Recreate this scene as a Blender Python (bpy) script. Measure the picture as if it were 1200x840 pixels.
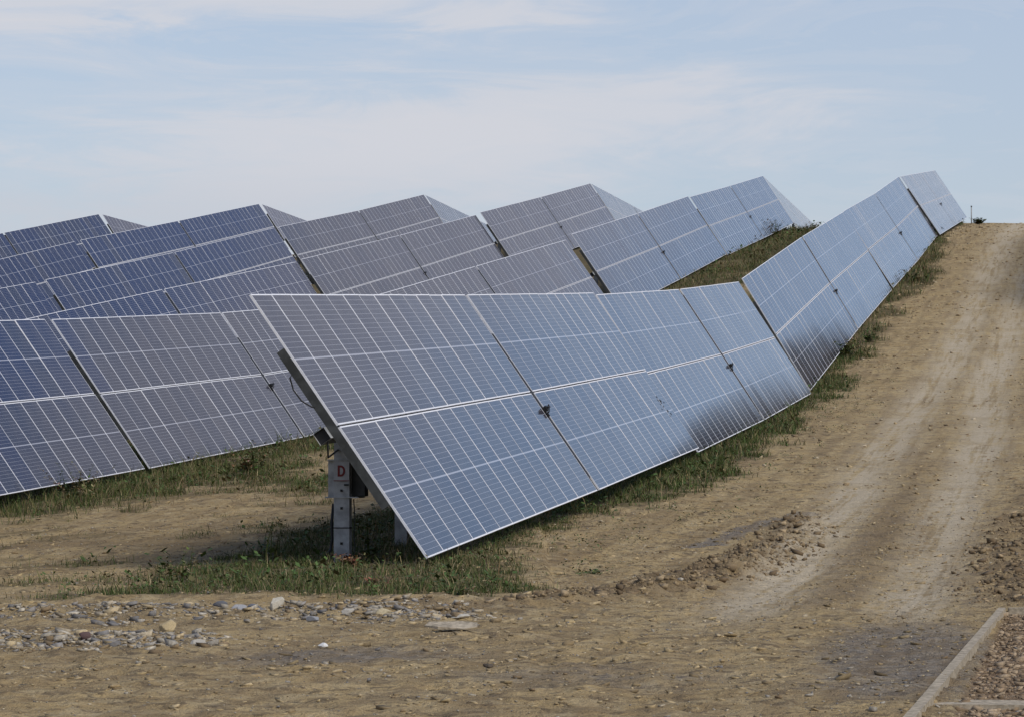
import bpy, bmesh, math, random
import numpy as np
from mathutils import Vector, Matrix
for o in list(bpy.data.objects): bpy.data.objects.remove(o)
S=bpy.context.scene; C=S.collection
rng=np.random.default_rng(7); random.seed(7)
# ------------------------------------------------------------ camera, sky, sun, exposure
CAMH=1.8
cam=bpy.data.cameras.new('camera'); co=bpy.data.objects.new('camera',cam); C.objects.link(co); S.camera=co
cam.sensor_width=36; cam.lens=3735.9/1200*36; cam.clip_start=.1; cam.clip_end=20000
co.location=(0,0,CAMH); co.rotation_euler=(math.radians(90)+math.atan(105/3735.9),0,0)
S.view_settings.view_transform='Standard'; S.view_settings.look='None'; S.view_settings.gamma=1
S.view_settings.exposure=0.22
SUN_EL,SUN_AZ=math.radians(46),math.radians(132)      # azimuth clockwise from +Y
W=bpy.data.worlds.new('World'); S.world=W; W.use_nodes=True
nt=W.node_tree; N=nt.nodes; K=nt.links; N.clear()
def nd(t,**k):
    n=N.new(t)
    for a,b in k.items(): setattr(n,a,b)
    return n
def mth(op,a,b=None,c=None,clamp=False):
    n=N.new('ShaderNodeMath'); n.operation=op; n.use_clamp=clamp
    for i,v in enumerate((a,b,c)):
        if v is None: continue
        if isinstance(v,(int,float)): n.inputs[i].default_value=v
        else: K.new(v,n.inputs[i])
    return n.outputs[0]
def mixc(f,a,b,mode='MIX'):
    n=N.new('ShaderNodeMix'); n.data_type='RGBA'; n.blend_type=mode
    for s,v in ((n.inputs[0],f),(n.inputs[6],a),(n.inputs[7],b)):
        if isinstance(v,(int,float)): s.default_value=v
        elif isinstance(v,tuple): s.default_value=(*v,1)
        else: K.new(v,s)
    return n.outputs[2]
def ramp(f,stops,interp='EASE'):
    n=N.new('ShaderNodeValToRGB'); n.color_ramp.interpolation=interp
    el=n.color_ramp.elements
    while len(el)<len(stops): el.new(.5)
    for e,(p,c) in zip(el,stops):
        e.position=p; e.color=(c,c,c,1) if isinstance(c,(int,float)) else (*c,1)
    K.new(f,n.inputs[0]); return n.outputs[0]
def noise(vec,scale,detail=4,rough=.55,dist=0.,out=0):
    n=N.new('ShaderNodeTexNoise'); n.inputs['Scale'].default_value=scale; n.inputs['Detail'].default_value=detail
    n.inputs['Roughness'].default_value=rough; n.inputs['Distortion'].default_value=dist
    if vec is not None: K.new(vec,n.inputs['Vector'])
    return n.outputs[out]
def vscale(vec,s,loc=(0,0,0),rot=(0,0,0)):
    n=N.new('ShaderNodeMapping'); n.inputs['Scale'].default_value=s; n.inputs['Location'].default_value=loc
    n.inputs['Rotation'].default_value=rot
    K.new(vec,n.inputs['Vector']); return n.outputs[0]
sky=nd('ShaderNodeTexSky',sky_type='NISHITA',sun_disc=False,sun_elevation=SUN_EL,sun_rotation=SUN_AZ)
sky.air_density=1.0; sky.dust_density=1.2; sky.ozone_density=1.5
tc=nd('ShaderNodeTexCoord'); sep=nd('ShaderNodeSeparateXYZ'); K.new(tc.outputs['Generated'],sep.inputs[0])
dx,dy,dz=sep.outputs
# thin streaky cloud: noise stretched along the horizon, drifting up to the right
v1=vscale(tc.outputs['Generated'],(3.2,3.2,15),(0.3,0,1.1),(0,math.radians(-9),0))
n1=noise(v1,1.25,6,.56,1.0)
v2=vscale(tc.outputs['Generated'],(9,9,50),(1.3,2,0),(0,math.radians(-6),0))
n2=noise(v2,1.3,7,.66,1.2)
band=mth('SUBTRACT',dz,mth('MULTIPLY_ADD',dx,.13,.103))         # broad bank of cirrus
bandm=mth('EXPONENT',mth('MULTIPLY',mth('POWER',mth('DIVIDE',band,.020),2.),-1))
sidem=mth('EXPONENT',mth('MULTIPLY',mth('POWER',mth('DIVIDE',mth('ADD',dx,.01),.115),2.),-1))
bank=mth('MULTIPLY',bandm,sidem)
topm=ramp(mth('ADD',dz,mth('MULTIPLY',mth('SUBTRACT',n2,.5),.012)),[(.0,0.),(.126,0.),(.134,1.),(.15,.9),(.17,0.)])
topb=mth('MULTIPLY',topm,ramp(dx,[(0.,1.),(.01,.8),(.05,.1),(1.,.2)]))
lowm=ramp(dz,[(0,1.),(.07,1.),(.096,0.),(1,0.)])
lowb=mth('MULTIPLY',lowm,mth('SUBTRACT',.6,mth('MULTIPLY',dx,4.)),clamp=True)
cl=mth('ADD',mth('MULTIPLY',bank,.66),mth('MULTIPLY',topb,.62))
cl=mth('ADD',cl,mth('MULTIPLY',lowb,.3))
cl=mth('ADD',cl,mth('MULTIPLY',mth('SUBTRACT',n1,.46),2.1))
cl=mth('ADD',cl,mth('MULTIPLY',mth('SUBTRACT',n2,.485),1.7))
cmask=ramp(cl,[(0.,.06),(.08,.16),(.75,.85),(1.,.95)])
cmask=mth('MULTIPLY',cmask,mth('MULTIPLY',ramp(dz,[(0,1.),(.26,1.),(.36,.25),(1,.25)]),ramp(dx,[(0,1.),(.17,1.),(.25,.35),(1,.5)])))
greyb=ramp(dz,[(0,0.),(.205,0.),(.25,.85),(.31,.85),(.342,0.),(1,0.)])
skc=mixc(1.,sky.outputs[0],(1.,1.,1.),'MULTIPLY')
veil=mixc(ramp(dz,[(0.,.5),(.22,.5),(.36,.12),(1.,.0)]),mixc(ramp(dz,[(0,0.),(.28,0.),(.36,.75),(1,.3)]),skc,(1.2,2.0,4.4)),mixc(ramp(dx,[(0,0.),(.19,0.),(.25,1.),(1,1.)]),(4.4,4.95,6.4),(3.3,4.8,7.8)))
ccol=mixc(lowb,(5.5,5.6,6.05),(4.9,5.15,5.7))
final=mixc(greyb,mixc(cmask,veil,ccol),(3.9,4.0,4.75))
bg=nd('ShaderNodeBackground'); K.new(final,bg.inputs[0]); bg.inputs[1].default_value=0.1
out=nd('ShaderNodeOutputWorld'); K.new(bg.outputs[0],out.inputs[0])
sl=bpy.data.lights.new('sun','SUN'); sl.energy=2.3; sl.angle=math.radians(26); sl.color=(1,.95,.88)
so=bpy.data.objects.new('sun',sl); C.objects.link(so); so.location=(60,-20,80)
sd=Vector((math.sin(SUN_AZ)*math.cos(SUN_EL),math.cos(SUN_AZ)*math.cos(SUN_EL),math.sin(SUN_EL)))
so.rotation_euler=sd.to_track_quat('Z','Y').to_euler()
S.cycles.max_bounces=6; S.cycles.diffuse_bounces=3; S.cycles.glossy_bounces=3
# ------------------------------------------------------------ terrain
PSI=0.178265; SP,CP=math.sin(PSI),math.cos(PSI)
OFF=10.6244; PITCH=14.1029
UN=np.array([-60.,45,62,78,112,136,161,185,210,235,259,300,350,500,2500])
GV=np.array([-400,-OFF-5*PITCH,-OFF-4*PITCH,-OFF-3*PITCH,-OFF-2*PITCH,-OFF-PITCH,-OFF,0.,9.,16.,45.,400.])
A=[0,0,.55,1.55,3.65,6.5,9.55,12.4,15.47,17.8,20.0,20.3,18,10,-12]
B=[-.3,-.48,.1,1.06,2.95,5.6,8.5,11.4,14.35,17.0,19.6,19.4,16,8,-12]
HC=[-.6,-1.0,-.5,.3,2.15,4.7,7.5,10.4,13.5,16.5,19.3,19.3,16,8,-12]
D=[-.8,-1.5,-1.2,-.5,1.17,3.7,6.55,9.6,12.75,15.8,18.7,18.0,15,7,-12]
E_=[-1,-2,-1.6,-1,.5,2.9,5.3,8.6,12.0,15.1,18.1,17.5,14,6,-12]
F=[-1.2,-2.5,-2.,-1.5,-.3,2.,4.5,7.8,11.2,14.4,17.5,17.2,14,6,-12]
Z=[-4]*15
R=list(A)
R1=[0,0,.55,1.55,3.7,6.6,9.6,12.5,15.5,17.8,19.9,20.2,18,10,-12]
R2=[.2,.3,.9,2.0,4.6,8.2,12,15.,17.5,18.9,19.9,20.2,18,10,-12]
R3=[.5,1,2,4,9,13,16,18,19,19.5,20.0,20,18,10,-12]
R4=[-3,-3,-3,0,5,8,10,12,13,13,13,12,12,8,-12]
GH=np.array([Z,F,E_,D,HC,B,A,R,R1,R2,R3,R4],float)
def macro(x,y):
    x=np.asarray(x,float); y=np.asarray(y,float)
    u=x*SP+y*CP; v=x*CP-y*SP
    out=0; 
    # smooth in u by averaging 5 taps
    for du,wt in ((-6,.15),(-3,.2),(0,.3),(3,.2),(6,.15)):
        uu=np.clip(u+du,UN[0],UN[-1]-1e-3)
        i=np.clip(np.searchsorted(UN,uu,side='right')-1,0,len(UN)-2)
        fu=(uu-UN[i])/(UN[i+1]-UN[i])
        vv=np.clip(v,GV[0],GV[-1]-1e-3)
        j=np.clip(np.searchsorted(GV,vv,side='right')-1,0,len(GV)-2)
        fv=(vv-GV[j])/(GV[j+1]-GV[j])
        out=out+wt*((GH[j,i]*(1-fu)+GH[j,i+1]*fu)*(1-fv)+(GH[j+1,i]*(1-fu)+GH[j+1,i+1]*fu)*fv)
    bk=6.2*sm(v,-2.0,1.3)*sm(u,132,160)*(1-sm(u,200,238))  # unseen bank right of the road, added for its dark reflection in the panels
    return out+bk
def _hash(ix,iy,seed):
    h=(ix.astype(np.int64)*374761393+iy.astype(np.int64)*668265263+seed*1274126177)&0xffffffff
    h=((h^(h>>13))*1274126177)&0xffffffff
    return ((h^(h>>16))&0xffff)/65535.
def vn(x,y,s,seed=0):
    x=np.asarray(x,float)/s; y=np.asarray(y,float)/s
    ix=np.floor(x); iy=np.floor(y); fx=x-ix; fy=y-iy
    fx=fx*fx*(3-2*fx); fy=fy*fy*(3-2*fy)
    a=_hash(ix,iy,seed); b=_hash(ix+1,iy,seed); c=_hash(ix,iy+1,seed); d=_hash(ix+1,iy+1,seed)
    return (a*(1-fx)+b*fx)*(1-fy)+(c*(1-fx)+d*fx)*fy
def fbm(x,y,s,n=4,seed=0,g=.5):
    o=0;a=1;t=0
    for i in range(n): o=o+a*vn(x,y,s/2**i,seed+i*17); t+=a; a*=g
    return o/t
def sm(x,a,b):
    t=np.clip((x-a)/(b-a),0,1); return t*t*(3-2*t)
def pdist(x,y,pts):
    d=np.full(np.shape(x),1e9)
    for (x0,y0),(x1,y1) in zip(pts,pts[1:]):
        ex,ey=x1-x0,y1-y0; t=np.clip(((x-x0)*ex+(y-y0)*ey)/(ex*ex+ey*ey),0,1)
        d=np.minimum(d,np.hypot(x-x0-t*ex,y-y0-t*ey))
    return d
LT=[(1.2,24.),(1.8,30.),(2.5,35.),(3.3,40.7),(5.18,53.9),(7.1,66.2),(10.5,87.3),(14.4,111.),(16.6,121.4),(20.2,141.),(26.2,174.6),(32.2,207.7),(39,245),(46,290)]
RT=[(3.4,24.),(3.8,30.),(4.35,35.),(5.16,40.7),(7.2,53.7),(9.2,65.9),(12.3,83.1),(17.,114.3),(20.5,132.),(24.5,155.3),(30,180.),(37,215.),(41.5,245),(48.5,290)]
WR=[(-5.5,34.6),(-3.5,34.3),(-2.2,34.5),(-1.3,35.1),(-.39,36.06),(.2,36.9),(1.03,38.5),(1.74,40.7),(2.69,43.8),(3.54,47.3),(4.4,51.7),(5.3,58.)]
GB=np.array([(-.25,38.),(-.15,39.7),(.0,43.),(.56,52.),(1.6,59.3),(2.75,64.3),(4.1,69.1),(5.5,75.8),(8.1,92.),(11.4,111.9),(13.8,125.8),(17.7,146.5),(22.2,168.7),(27.2,199.),(31.5,232.),(36,262.)])
def masks(x,y):
    u=x*SP+y*CP; v=x*CP-y*SP
    n1=fbm(x,y,3.,4,5)-.5; n2=fbm(x,y,.7,4,9,.65)-.5; n3=fbm(x,y,12.,3,31)-.5
    # grass strip right of / under the front row
    xb=np.interp(y,GB[:,0]*0+GB[:,1],GB[:,0])
    g1=sm(xb-x+n1*2.6+n2*1.6,-.35,.5)*sm(y+n2*2.2+n1*1.8,38.,39.)
    lft=np.where(u<54,-4.7-(y-38)*.03-.6*(y>45),-1e9)
    vleft=np.where(u<58,-12.6-1.0*(u<46),-12.6-.0*u)
    g1=g1*np.where(y<54,sm(x-(-4.75-.01*(y-38))+n1*2.5+(y-45)*-.16,-.3,.5),sm(v+13.2+n1*3,-.4,.5))
    # strip under the second row and the others
    g2=sm(y-(70.5+(-x-4.)*.02+np.clip(-x-6,0,9)*-.6)+n1*12+n2*5,-2.5,3)*sm(-v-14.,0,2.5)
    g2=g2*(u<130)
    lane=np.exp(-((v+17.4+n1*3)/1.6)**2)*(u>75)*(u<165)
    g2=g2*(1-.85*lane)
    g3=sm(u,128,140)*sm(-v-9.6+n1*2.5,-.3,.5)
    bare=sm(v,-25,-22)*sm(fbm(x,y,7.,3,77),.56,.66)*sm(u,150,175)*(1-sm(u,200,215))
    g3=g3*(1-.8*bare)
    pt=sm(fbm(x,y,2.2,4,611,.6),.40,.56)
    g2=g2*(.12+.88*np.maximum(pt,sm(-v-20.5,0,2.)))
    gr=np.clip(np.maximum(np.maximum(g1,g2),g3),0,1)
    gr=np.maximum(gr,sm(v+n1*2,-1.2,-.2)*sm(u,130,150))
    # a few sparse weeds on the bare lane
    gr=np.maximum(gr,.55*sm(fbm(x,y,1.6,3,55),.6,.75)*(v<-11)*(y>42))
    tr=np.maximum(np.exp(-(pdist(x,y,LT)/ (.36+.0035*y))**2),np.exp(-(pdist(x,y,RT)/(.36+.0035*y))**2))
    tr=np.clip(tr*(1.0+n1*1.3+n2*1.),0,1)*sm(y,30,38)
    wr=np.exp(-(pdist(x,y,WR)/.6)**2)*(.75+n2*1.6+n1)*(.45+.55*sm(x,-1.5,1.5))
    # blue-grey crushed stone
    gv=sm(np.exp(-((x-(3.6+(y-29)*.13))/1.15)**2)*np.exp(-((y-28.5)/7.)**2)+n1*.7+n2*.3,.35,.8)*(y<35.5)
    gv=np.maximum(gv,sm(np.exp(-((x+1.5)/1.3)**2-((y-27.8)/1.5)**2)+n1*.8,.4,.9))
    gv=np.maximum(gv,sm(np.exp(-((x-.8)/2.)**2-((y-25.5)/2.)**2)+n1*.9+n2*.4,.6,1.1)*.6)
    gv=np.maximum(gv,sm(np.exp(-(pdist(x,y,[(3.05,52.),(4.2,56.5),(5.6,61.)])/.4)**2)+n2*.9,.5,.8))
    rb=np.exp(-((y-34.6-n1*1.8)/1.3)**2)*sm(-x,-.8,1.)*sm(x,-8,-4.5)*(.85+1.3*n2+n1)
    rb2=np.exp(-((y-29.8-n1*2)/1.6)**2)*sm(-x,2.2,3.2)
    dk=np.clip(wr,0,1)*.9
    rd=np.exp(-(pdist(x,y,[(6.1,37.),(6.5,41.),(7.5,48.),(9.5,58.),(12.,70.)])/.7)**2)*(.7+n2*2.)
    dk=np.maximum(dk,np.clip(rd,0,1))
    mid=(1-sm(y,58,85))*np.exp(-(pdist(x,y,[(3.2,36.),(4.3,41.5),(6.2,54.),(8.2,66.),(11.5,86.)])/.55)**2)*.9
    dk=np.maximum(dk,mid*(.8+n2))
    dk=np.maximum(dk,sm(fbm(x,y,4.,4,91),.56,.75)*.6*(v<-11.5)*(y>43))
    box=(v>(.1+.0*u)-1.0)*(u<35.9)*(x>1.9+(y-17.5)*.196)          # bark-coloured stones inside the kerb frame
    return gr,tr,gv,np.clip(rb+rb2,0,1),dk,box,wr,rd
KV=(5.29*CP-35.31*SP+2.65*CP-21.46*SP)/2
def micro(x,y,M=None):
    gr,tr,gv,rb,dk,box,wr,rd=masks(x,y) if M is None else M
    d=np.abs(y)
    f1=np.clip(1.5-d/120,.25,1); 
    z=(fbm(x,y,4.,3,3)-.5)*.10*sm(d,15,30)
    z=z+(fbm(x,y,.55,4,11,.6)-.5)*.10*f1*(1-.6*tr)
    z=z+(vn(x,y,.16,23)-.5)*.036*(d<70)-np.abs(vn(x,y,.32,61)-.5)*.05*(d<110)*(1-.7*tr)
    cl=fbm(x,y,.35,3,41,.65)
    z=z+np.clip(wr,0,1)*(.10+ (cl-.35)*.28)+np.clip(rd,0,1)*(.03+(cl-.4)*.22)
    z=z+rb*(.03+(cl-.45)*.12)+dk*(cl-.5)*.08
    z=z-tr*.05
    # low step of the dirt lip in front of the grass
    z=z+.06*sm(y,37.3,37.8)*(x<.5)*(x>-9)*(1-sm(y,60,80))
    z=np.where(box,z*.25-.045+(cl-.5)*.10,z)
    return z
def ground(x,y): 
    x=np.asarray(x,float); y=np.asarray(y,float)
    return macro(x,y)+micro(x,y)
def gz(x,y): return float(ground(np.array([x]),np.array([y]))[0])
def mesh_obj(name,verts,faces,mats,parent=None,smooth=False,attrs=None,matidx=None):
    me=bpy.data.meshes.new(name)
    if isinstance(faces,np.ndarray):
        n,k=faces.shape
        me.vertices.add(len(verts)); me.vertices.foreach_set('co',np.asarray(verts,np.float32).ravel())
        me.loops.add(n*k); me.loops.foreach_set('vertex_index',faces.astype(np.int32).ravel())
        me.polygons.add(n); me.polygons.foreach_set('loop_start',np.arange(0,n*k,k,dtype=np.int32))
        try: me.polygons.foreach_set('loop_total',np.full(n,k,dtype=np.int32))
        except Exception: pass
        me.update(calc_edges=True)
    else:
        me.from_pydata([tuple(v) for v in verts],[],faces)
    for m in (mats if isinstance(mats,(list,tuple)) else [mats]): me.materials.append(m)
    if matidx is not None: me.polygons.foreach_set('material_index',np.asarray(matidx,np.int32))
    if smooth: me.polygons.foreach_set('use_smooth',np.ones(len(me.polygons),bool))
    for an,col in (attrs or {}).items():
        a=me.color_attributes.new(an,'FLOAT_COLOR','POINT'); a.data.foreach_set('color',np.asarray(col,np.float32).ravel())
    me.update()
    o=bpy.data.objects.new(name,me); C.objects.link(o)
    if parent: o.parent=parent
    return o
def axis(segs):
    out=[]
    for a,b,s in segs: out+=list(np.arange(a,b-1e-6,s))
    out.append(segs[-1][1]); return np.array(out)
gxs=axis([(-3000,-600,400),(-600,-150,75),(-150,-60,5),(-60,-24,.9),(-24,-9,.22),(-9,-6,.1),(-6,7,.05),(7,12,.1),(12,26,.2),(26,60,.6),(60,150,6),(150,600,75),(600,3000,400)])
gys=axis([(-2000,-200,300),(-200,0,20),(0,18,1.5),(18,50,.085),(50,80,.17),(80,140,.4),(140,275,.9),(275,400,8),(400,1000,75),(1000,4000,500)])
X,Y=np.meshgrid(gxs,gys); xf,yf=X.ravel(),Y.ravel()
MK=masks(xf,yf); zf=macro(xf,yf)+micro(xf,yf,MK)
nx,ny=len(gxs),len(gys)
idx=(np.arange(ny-1)[:,None]*nx+np.arange(nx-1)[None,:]).ravel()
quads=np.stack([idx,idx+1,idx+nx+1,idx+nx],1)
gr,tr,gv,rb,dk,box,wr,rd=MK
one=np.ones_like(gr)
a1=np.stack([gr,tr,gv,one],1); a2=np.stack([rb,dk,box*one,one],1)

class NB:
    'small shader builder on a material tree'
    def __init__(s,name):
        global nt,N,K
        s.m=bpy.data.materials.new(name); s.m.use_nodes=True; nt=s.m.node_tree; N=nt.nodes; K=nt.links
        s.b=N['Principled BSDF']
    def set(s,**k):
        nm=dict(col='Base Color',rough='Roughness',metal='Metallic',spec='Specular IOR Level',normal='Normal')
        for a,v in k.items():
            i=s.b.inputs[nm[a]]
            if isinstance(v,tuple): i.default_value=(*v,1)
            elif isinstance(v,(int,float)): i.default_value=v
            else: K.new(v,i)
        return s.m
def bump(h,strength=.5,dist=.02):
    n=N.new('ShaderNodeBump'); n.inputs['Strength'].default_value=strength; n.inputs['Distance'].default_value=dist
    K.new(h,n.inputs['Height']); return n.outputs[0]
def attr(name):
    n=N.new('ShaderNodeAttribute'); n.attribute_name=name; return n
def sepc(c):
    n=N.new('ShaderNodeSeparateColor'); K.new(c,n.inputs[0]); return n.outputs
def objco(): return N.new('ShaderNodeTexCoord').outputs['Object']
B=NB('dry_earth')
co_=objco()
r1=sepc(attr('m1').outputs['Color']); r2=sepc(attr('m2').outputs['Color'])
big=noise(co_,.35,5,.6); med=noise(co_,2.2,5,.65,.4); fine=noise(co_,11,5,.7); grit=noise(co_,45,3,.7)
soil=mixc(ramp(big,[(.35,0.),(.65,1.)]),(.52,.38,.185),(.42,.30,.142))
soil=mixc(ramp(med,[(.42,0.),(.64,.8)]),soil,(.54,.42,.235))
soil=mixc(ramp(fine,[(.53,0.),(.68,.75)]),soil,(.15,.11,.06))
st_=noise(co_,3.4,6,.68,.3)
soil=mixc(ramp(st_,[(.54,0.),(.60,.7)]),soil,(.125,.095,.06))  # dark streaks painted in for the shade in soil crevices
st2=noise(vscale(co_,(1.,1.,1.),(7,3,0)),5.5,5,.7,.2)
soil=mixc(ramp(st2,[(.56,0.),(.66,.6)]),soil,(.56,.45,.27))
road=vscale(co_,(1,1,1),(0,0,0),(0,0,.172))
rut=noise(vscale(road,(1.6,.05,1.)),1.6,6,.62,.3)
soil=mixc(mth('MULTIPLY',r2[0],ramp(st_,[(.4,0.),(.6,.5)])),soil,(.2,.18,.14))
pale=mixc(ramp(fine,[(.45,0.),(.7,1.)]),(.60,.50,.345),(.47,.385,.26))

dark=mixc(ramp(fine,[(.4,0.),(.6,1.)]),(.105,.070,.040),(.22,.155,.09))
soil=mixc(mth('MULTIPLY',r2[1],mth('MULTIPLY_ADD',med,1.2,.15),clamp=True),soil,dark)
vor=N.new('ShaderNodeTexVoronoi'); vor.inputs['Scale'].default_value=22; K.new(co_,vor.inputs['Vector'])
gcol=mixc(sepc(vor.outputs['Color'])[0],(.075,.078,.088),(.26,.25,.24))
soil=mixc(mth('MULTIPLY',r1[2],mth('MULTIPLY_ADD',med,1.1,.1),clamp=True),soil,gcol)
grs=mixc(ramp(med,[(.4,0.),(.62,1.)]),(.040,.050,.016),(.13,.10,.05))
soil=mixc(mth('MULTIPLY',r1[0],mth('MULTIPLY_ADD',fine,1.1,.3),clamp=True),soil,grs)
bark=mixc(sepc(vor.outputs['Color'])[1],(.31,.215,.13),(.17,.11,.065))
bark=mixc(ramp(fine,[(.55,0.),(.7,1.)]),bark,(.42,.32,.22))
soil=mixc(r2[2],soil,bark)
soil=mixc(ramp(rut,[(.45,0.),(.62,.4)]),soil,(.20,.14,.08))
sw=noise(vscale(vscale(co_,(1,1,1),(0,0,0),(0,0,-.35)),(.22,2.6,1.)),1.4,6,.68,.4)
ys_=N.new('ShaderNodeSeparateXYZ'); K.new(co_,ys_.inputs[0])
nearf=mth('DIVIDE',mth('SUBTRACT',40.,ys_.outputs[1]),6.,clamp=True)
soil=mixc(mth('MULTIPLY',nearf,ramp(sw,[(.46,0.),(.60,.42)])),soil,(.20,.145,.08))
soil=mixc(mth('MULTIPLY',nearf,ramp(sw,[(.30,.35),(.42,0.)])),soil,(.56,.46,.29))
rut2=noise(vscale(road,(3.4,.045,1.),(3,0,0)),1.3,6,.66,.25)
mot=noise(co_,.9,6,.72,.5)
soil=mixc(ramp(mot,[(.5,0.),(.62,.32)]),soil,(.215,.155,.09))
soil=mixc(mth('MULTIPLY',r1[1],ramp(mth('ADD',mth('MULTIPLY',rut2,.6),mth('MULTIPLY',st_,.4)),[(.41,.1),(.52,1.)]),clamp=True),soil,pale)
soil=mixc(mth('MULTIPLY',grit,.28),soil,(.1,.075,.05))
h=mth('ADD',mth('MULTIPLY',fine,.7),mth('MULTIPLY',grit,.35))
h=mth('ADD',h,mth('MULTIPLY',st_,1.6))
B.set(col=soil,rough=.95,spec=.1,normal=bump(h,1.,.07))
g=mesh_obj('ground',np.stack([xf,yf,zf],1),quads,B.m,smooth=True,attrs=dict(m1=a1,m2=a2)); g['kind']='structure'
# ------------------------------------------------------------ solar trackers
TILT=0.989934; WID=4.6; MP=1.154; ML=2.285; MW=1.153; CG=.28
def cellmat(name,c0,c1,busk):
    B=NB(name); oc=objco(); s=N.new('ShaderNodeSeparateXYZ'); K.new(oc,s.inputs[0]); x,y=s.outputs[0],s.outputs[1]
    yy=mth('ABSOLUTE',mth('SUBTRACT',y,ML/2))
    band=mth('LESS_THAN',yy,.012)
    py=(ML/2-.012-.022)/12
    fy=mth('FRACT',mth('DIVIDE',mth('SUBTRACT',yy,.012),py))
    ly=mth('LESS_THAN',mth('MULTIPLY',mth('MINIMUM',fy,mth('SUBTRACT',1.,fy)),py),.0024)
    px=(MW-.05)/6
    fx=mth('FRACT',mth('DIVIDE',mth('SUBTRACT',x,.025),px))
    lx=mth('LESS_THAN',mth('MULTIPLY',mth('MINIMUM',fx,mth('SUBTRACT',1.,fx)),px),.0010)
    edge=mth('GREATER_THAN',yy,ML/2-.022)
    bx=mth('FRACT',mth('DIVIDE',mth('SUBTRACT',x,.025),px/10)); bus=mth('LESS_THAN',bx,.035)
    line=mth('MAXIMUM',mth('MAXIMUM',ly,lx),mth('MAXIMUM',band,edge))
    oi=N.new('ShaderNodeObjectInfo'); rnd=oi.outputs['Random']
    cn=noise(oc,3.,2,.5)
    cell=mixc(ramp(rnd,[(.2,0.),(.8,1.)]),c0,c1)
    cell=mixc(mth('MULTIPLY',cn,.3),cell,tuple(c*1.5 for c in c1))
    cell=mixc(mth('MULTIPLY',bus,busk),cell,(.25,.26,.30))
    col=mixc(line,cell,(.33,.34,.38))
    dust=noise(oc,1.4,5,.6)
    col=mixc(mth('MULTIPLY',ramp(dust,[(.35,.2),(.75,1.)]),.10),col,(.30,.26,.21))
    low=mth('MULTIPLY',ramp(y,[(0.,1.),(.028,.8),(.05,0.),(1.,0.)]),noise(oc,7.,3,.6))
    col=mixc(mth('MULTIPLY',low,.25),col,(.33,.29,.22))
    B.set(col=col,spec=.5,rough=mth('MULTIPLY_ADD',dust,.10,.06))
    B.b.inputs['IOR'].default_value=1.31
    return B.m
M_cell=cellmat('grey_solar_cells_under_glass',(.010,.014,.034),(.026,.026,.040),.4)
M_navy=cellmat('navy_cells_and_sky_reflection',(.004,.010,.045),(.010,.014,.042),.25)  # true navy on one corner panel, elsewhere a painted reflection of blue sky
def plain(name,col,rough=.6,metal=0.,var=.15,sc=8.,spec=.4):
    B=NB(name); n_=noise(objco(),sc,4,.6)
    lo=tuple(c*(1-var*1.6) for c in col); hi=tuple(min(1,c*(1+var)) for c in col)
    B.set(col=mixc(ramp(n_,[(.35,0.),(.68,1.)]),lo,hi),rough=rough,metal=metal,spec=spec); return B.m
M_frame=plain('anodised_aluminium',(.80,.80,.81),.5,.1,.04)
M_back=plain('white_backsheet',(.5,.5,.5),.6)
M_galv=plain('galvanised_steel',(.34,.345,.335),.6,.2,.18,5.)
M_gdark=plain('weathered_grey_steel',(.065,.068,.064),.6,.3,.2,5.)
M_black=plain('black_rubber_and_shade',(.012,.012,.012),.6,0,.3)  # rubber parts, also the painted shade in gaps and tube ends
M_sign=plain('grey_plate',(.36,.36,.355),.55,.1,.08)
M_red=plain('dark_red_paint',(.16,.012,.012),.6,0,.1)
def boxes(lst):
    'list of (x0,x1,y0,y1,z0,z1) -> verts, faces'
    V=[];F_=[]
    for (a,b,c,d,e,f) in lst:
        k=len(V); V+=[(a,c,e),(b,c,e),(b,d,e),(a,d,e),(a,c,f),(b,c,f),(b,d,f),(a,d,f)]
        F_+=[(k,k+3,k+2,k+1),(k+4,k+5,k+6,k+7),(k,k+1,k+5,k+4),(k+1,k+2,k+6,k+5),(k+2,k+3,k+7,k+6),(k+3,k,k+4,k+7)]
    return V,F_
def frame_geo():
    l=.016; e=.022
    return boxes([(0,MW,0,e,0,.035),(0,MW,ML-e,ML,0,.035),(0,l,e+.0005,ML-e-.0005,0,.0348),(MW-l,MW,e+.0005,ML-e-.0005,0,.0348)])
def glass_geo():
    return boxes([(.006,MW-.006,.006,ML-.006,.026,.0322)])
fv,ff=frame_geo(); gv_,gf=glass_geo()
def mk_mesh(name,V,F_,mats,mi=None):
    me=bpy.data.meshes.new(name); me.from_pydata(V,[],F_)
    for m in mats: me.materials.append(m)
    if mi: me.polygons.foreach_set('material_index',mi)
    me.update(); return me
me_glass=mk_mesh('solar_panel',gv_,gf,[M_cell])
me_frame=mk_mesh('frame',fv,ff,[M_frame])
k=len(gv_)
me_full=mk_mesh('solar_panel_framed',gv_+fv,gf+[tuple(i+k for i in f) for f in ff],[M_cell,M_frame],[0]*len(gf)+[1]*len(ff))
me_glassN=me_glass.copy(); me_glassN.materials[0]=M_navy
me_fullN=me_full.copy(); me_fullN.materials[0]=M_navy
NAVY_REFLECT=('B1','C2','D2','D3','E3','E4','F4','E5','F5')  # rows whose deep blue sky reflection is put into the cell colour
def add(name,me,parent,mw):
    o=bpy.data.objects.new(name,me); C.objects.link(o); o.parent=parent; o.matrix_local=mw; return o
def thing(name,loc,label,cat,group=None):
    o=bpy.data.objects.new(name,None); o.empty_display_size=.2; C.objects.link(o); o.location=loc
    o['label']=label; o['category']=cat
    if group: o['group']=group
    return o
def tag(o,label,cat,group=None):
    o['label']=label; o['category']=cat
    if group: o['group']=group
    return o
R_=Vector((CP,-SP,0))
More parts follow.
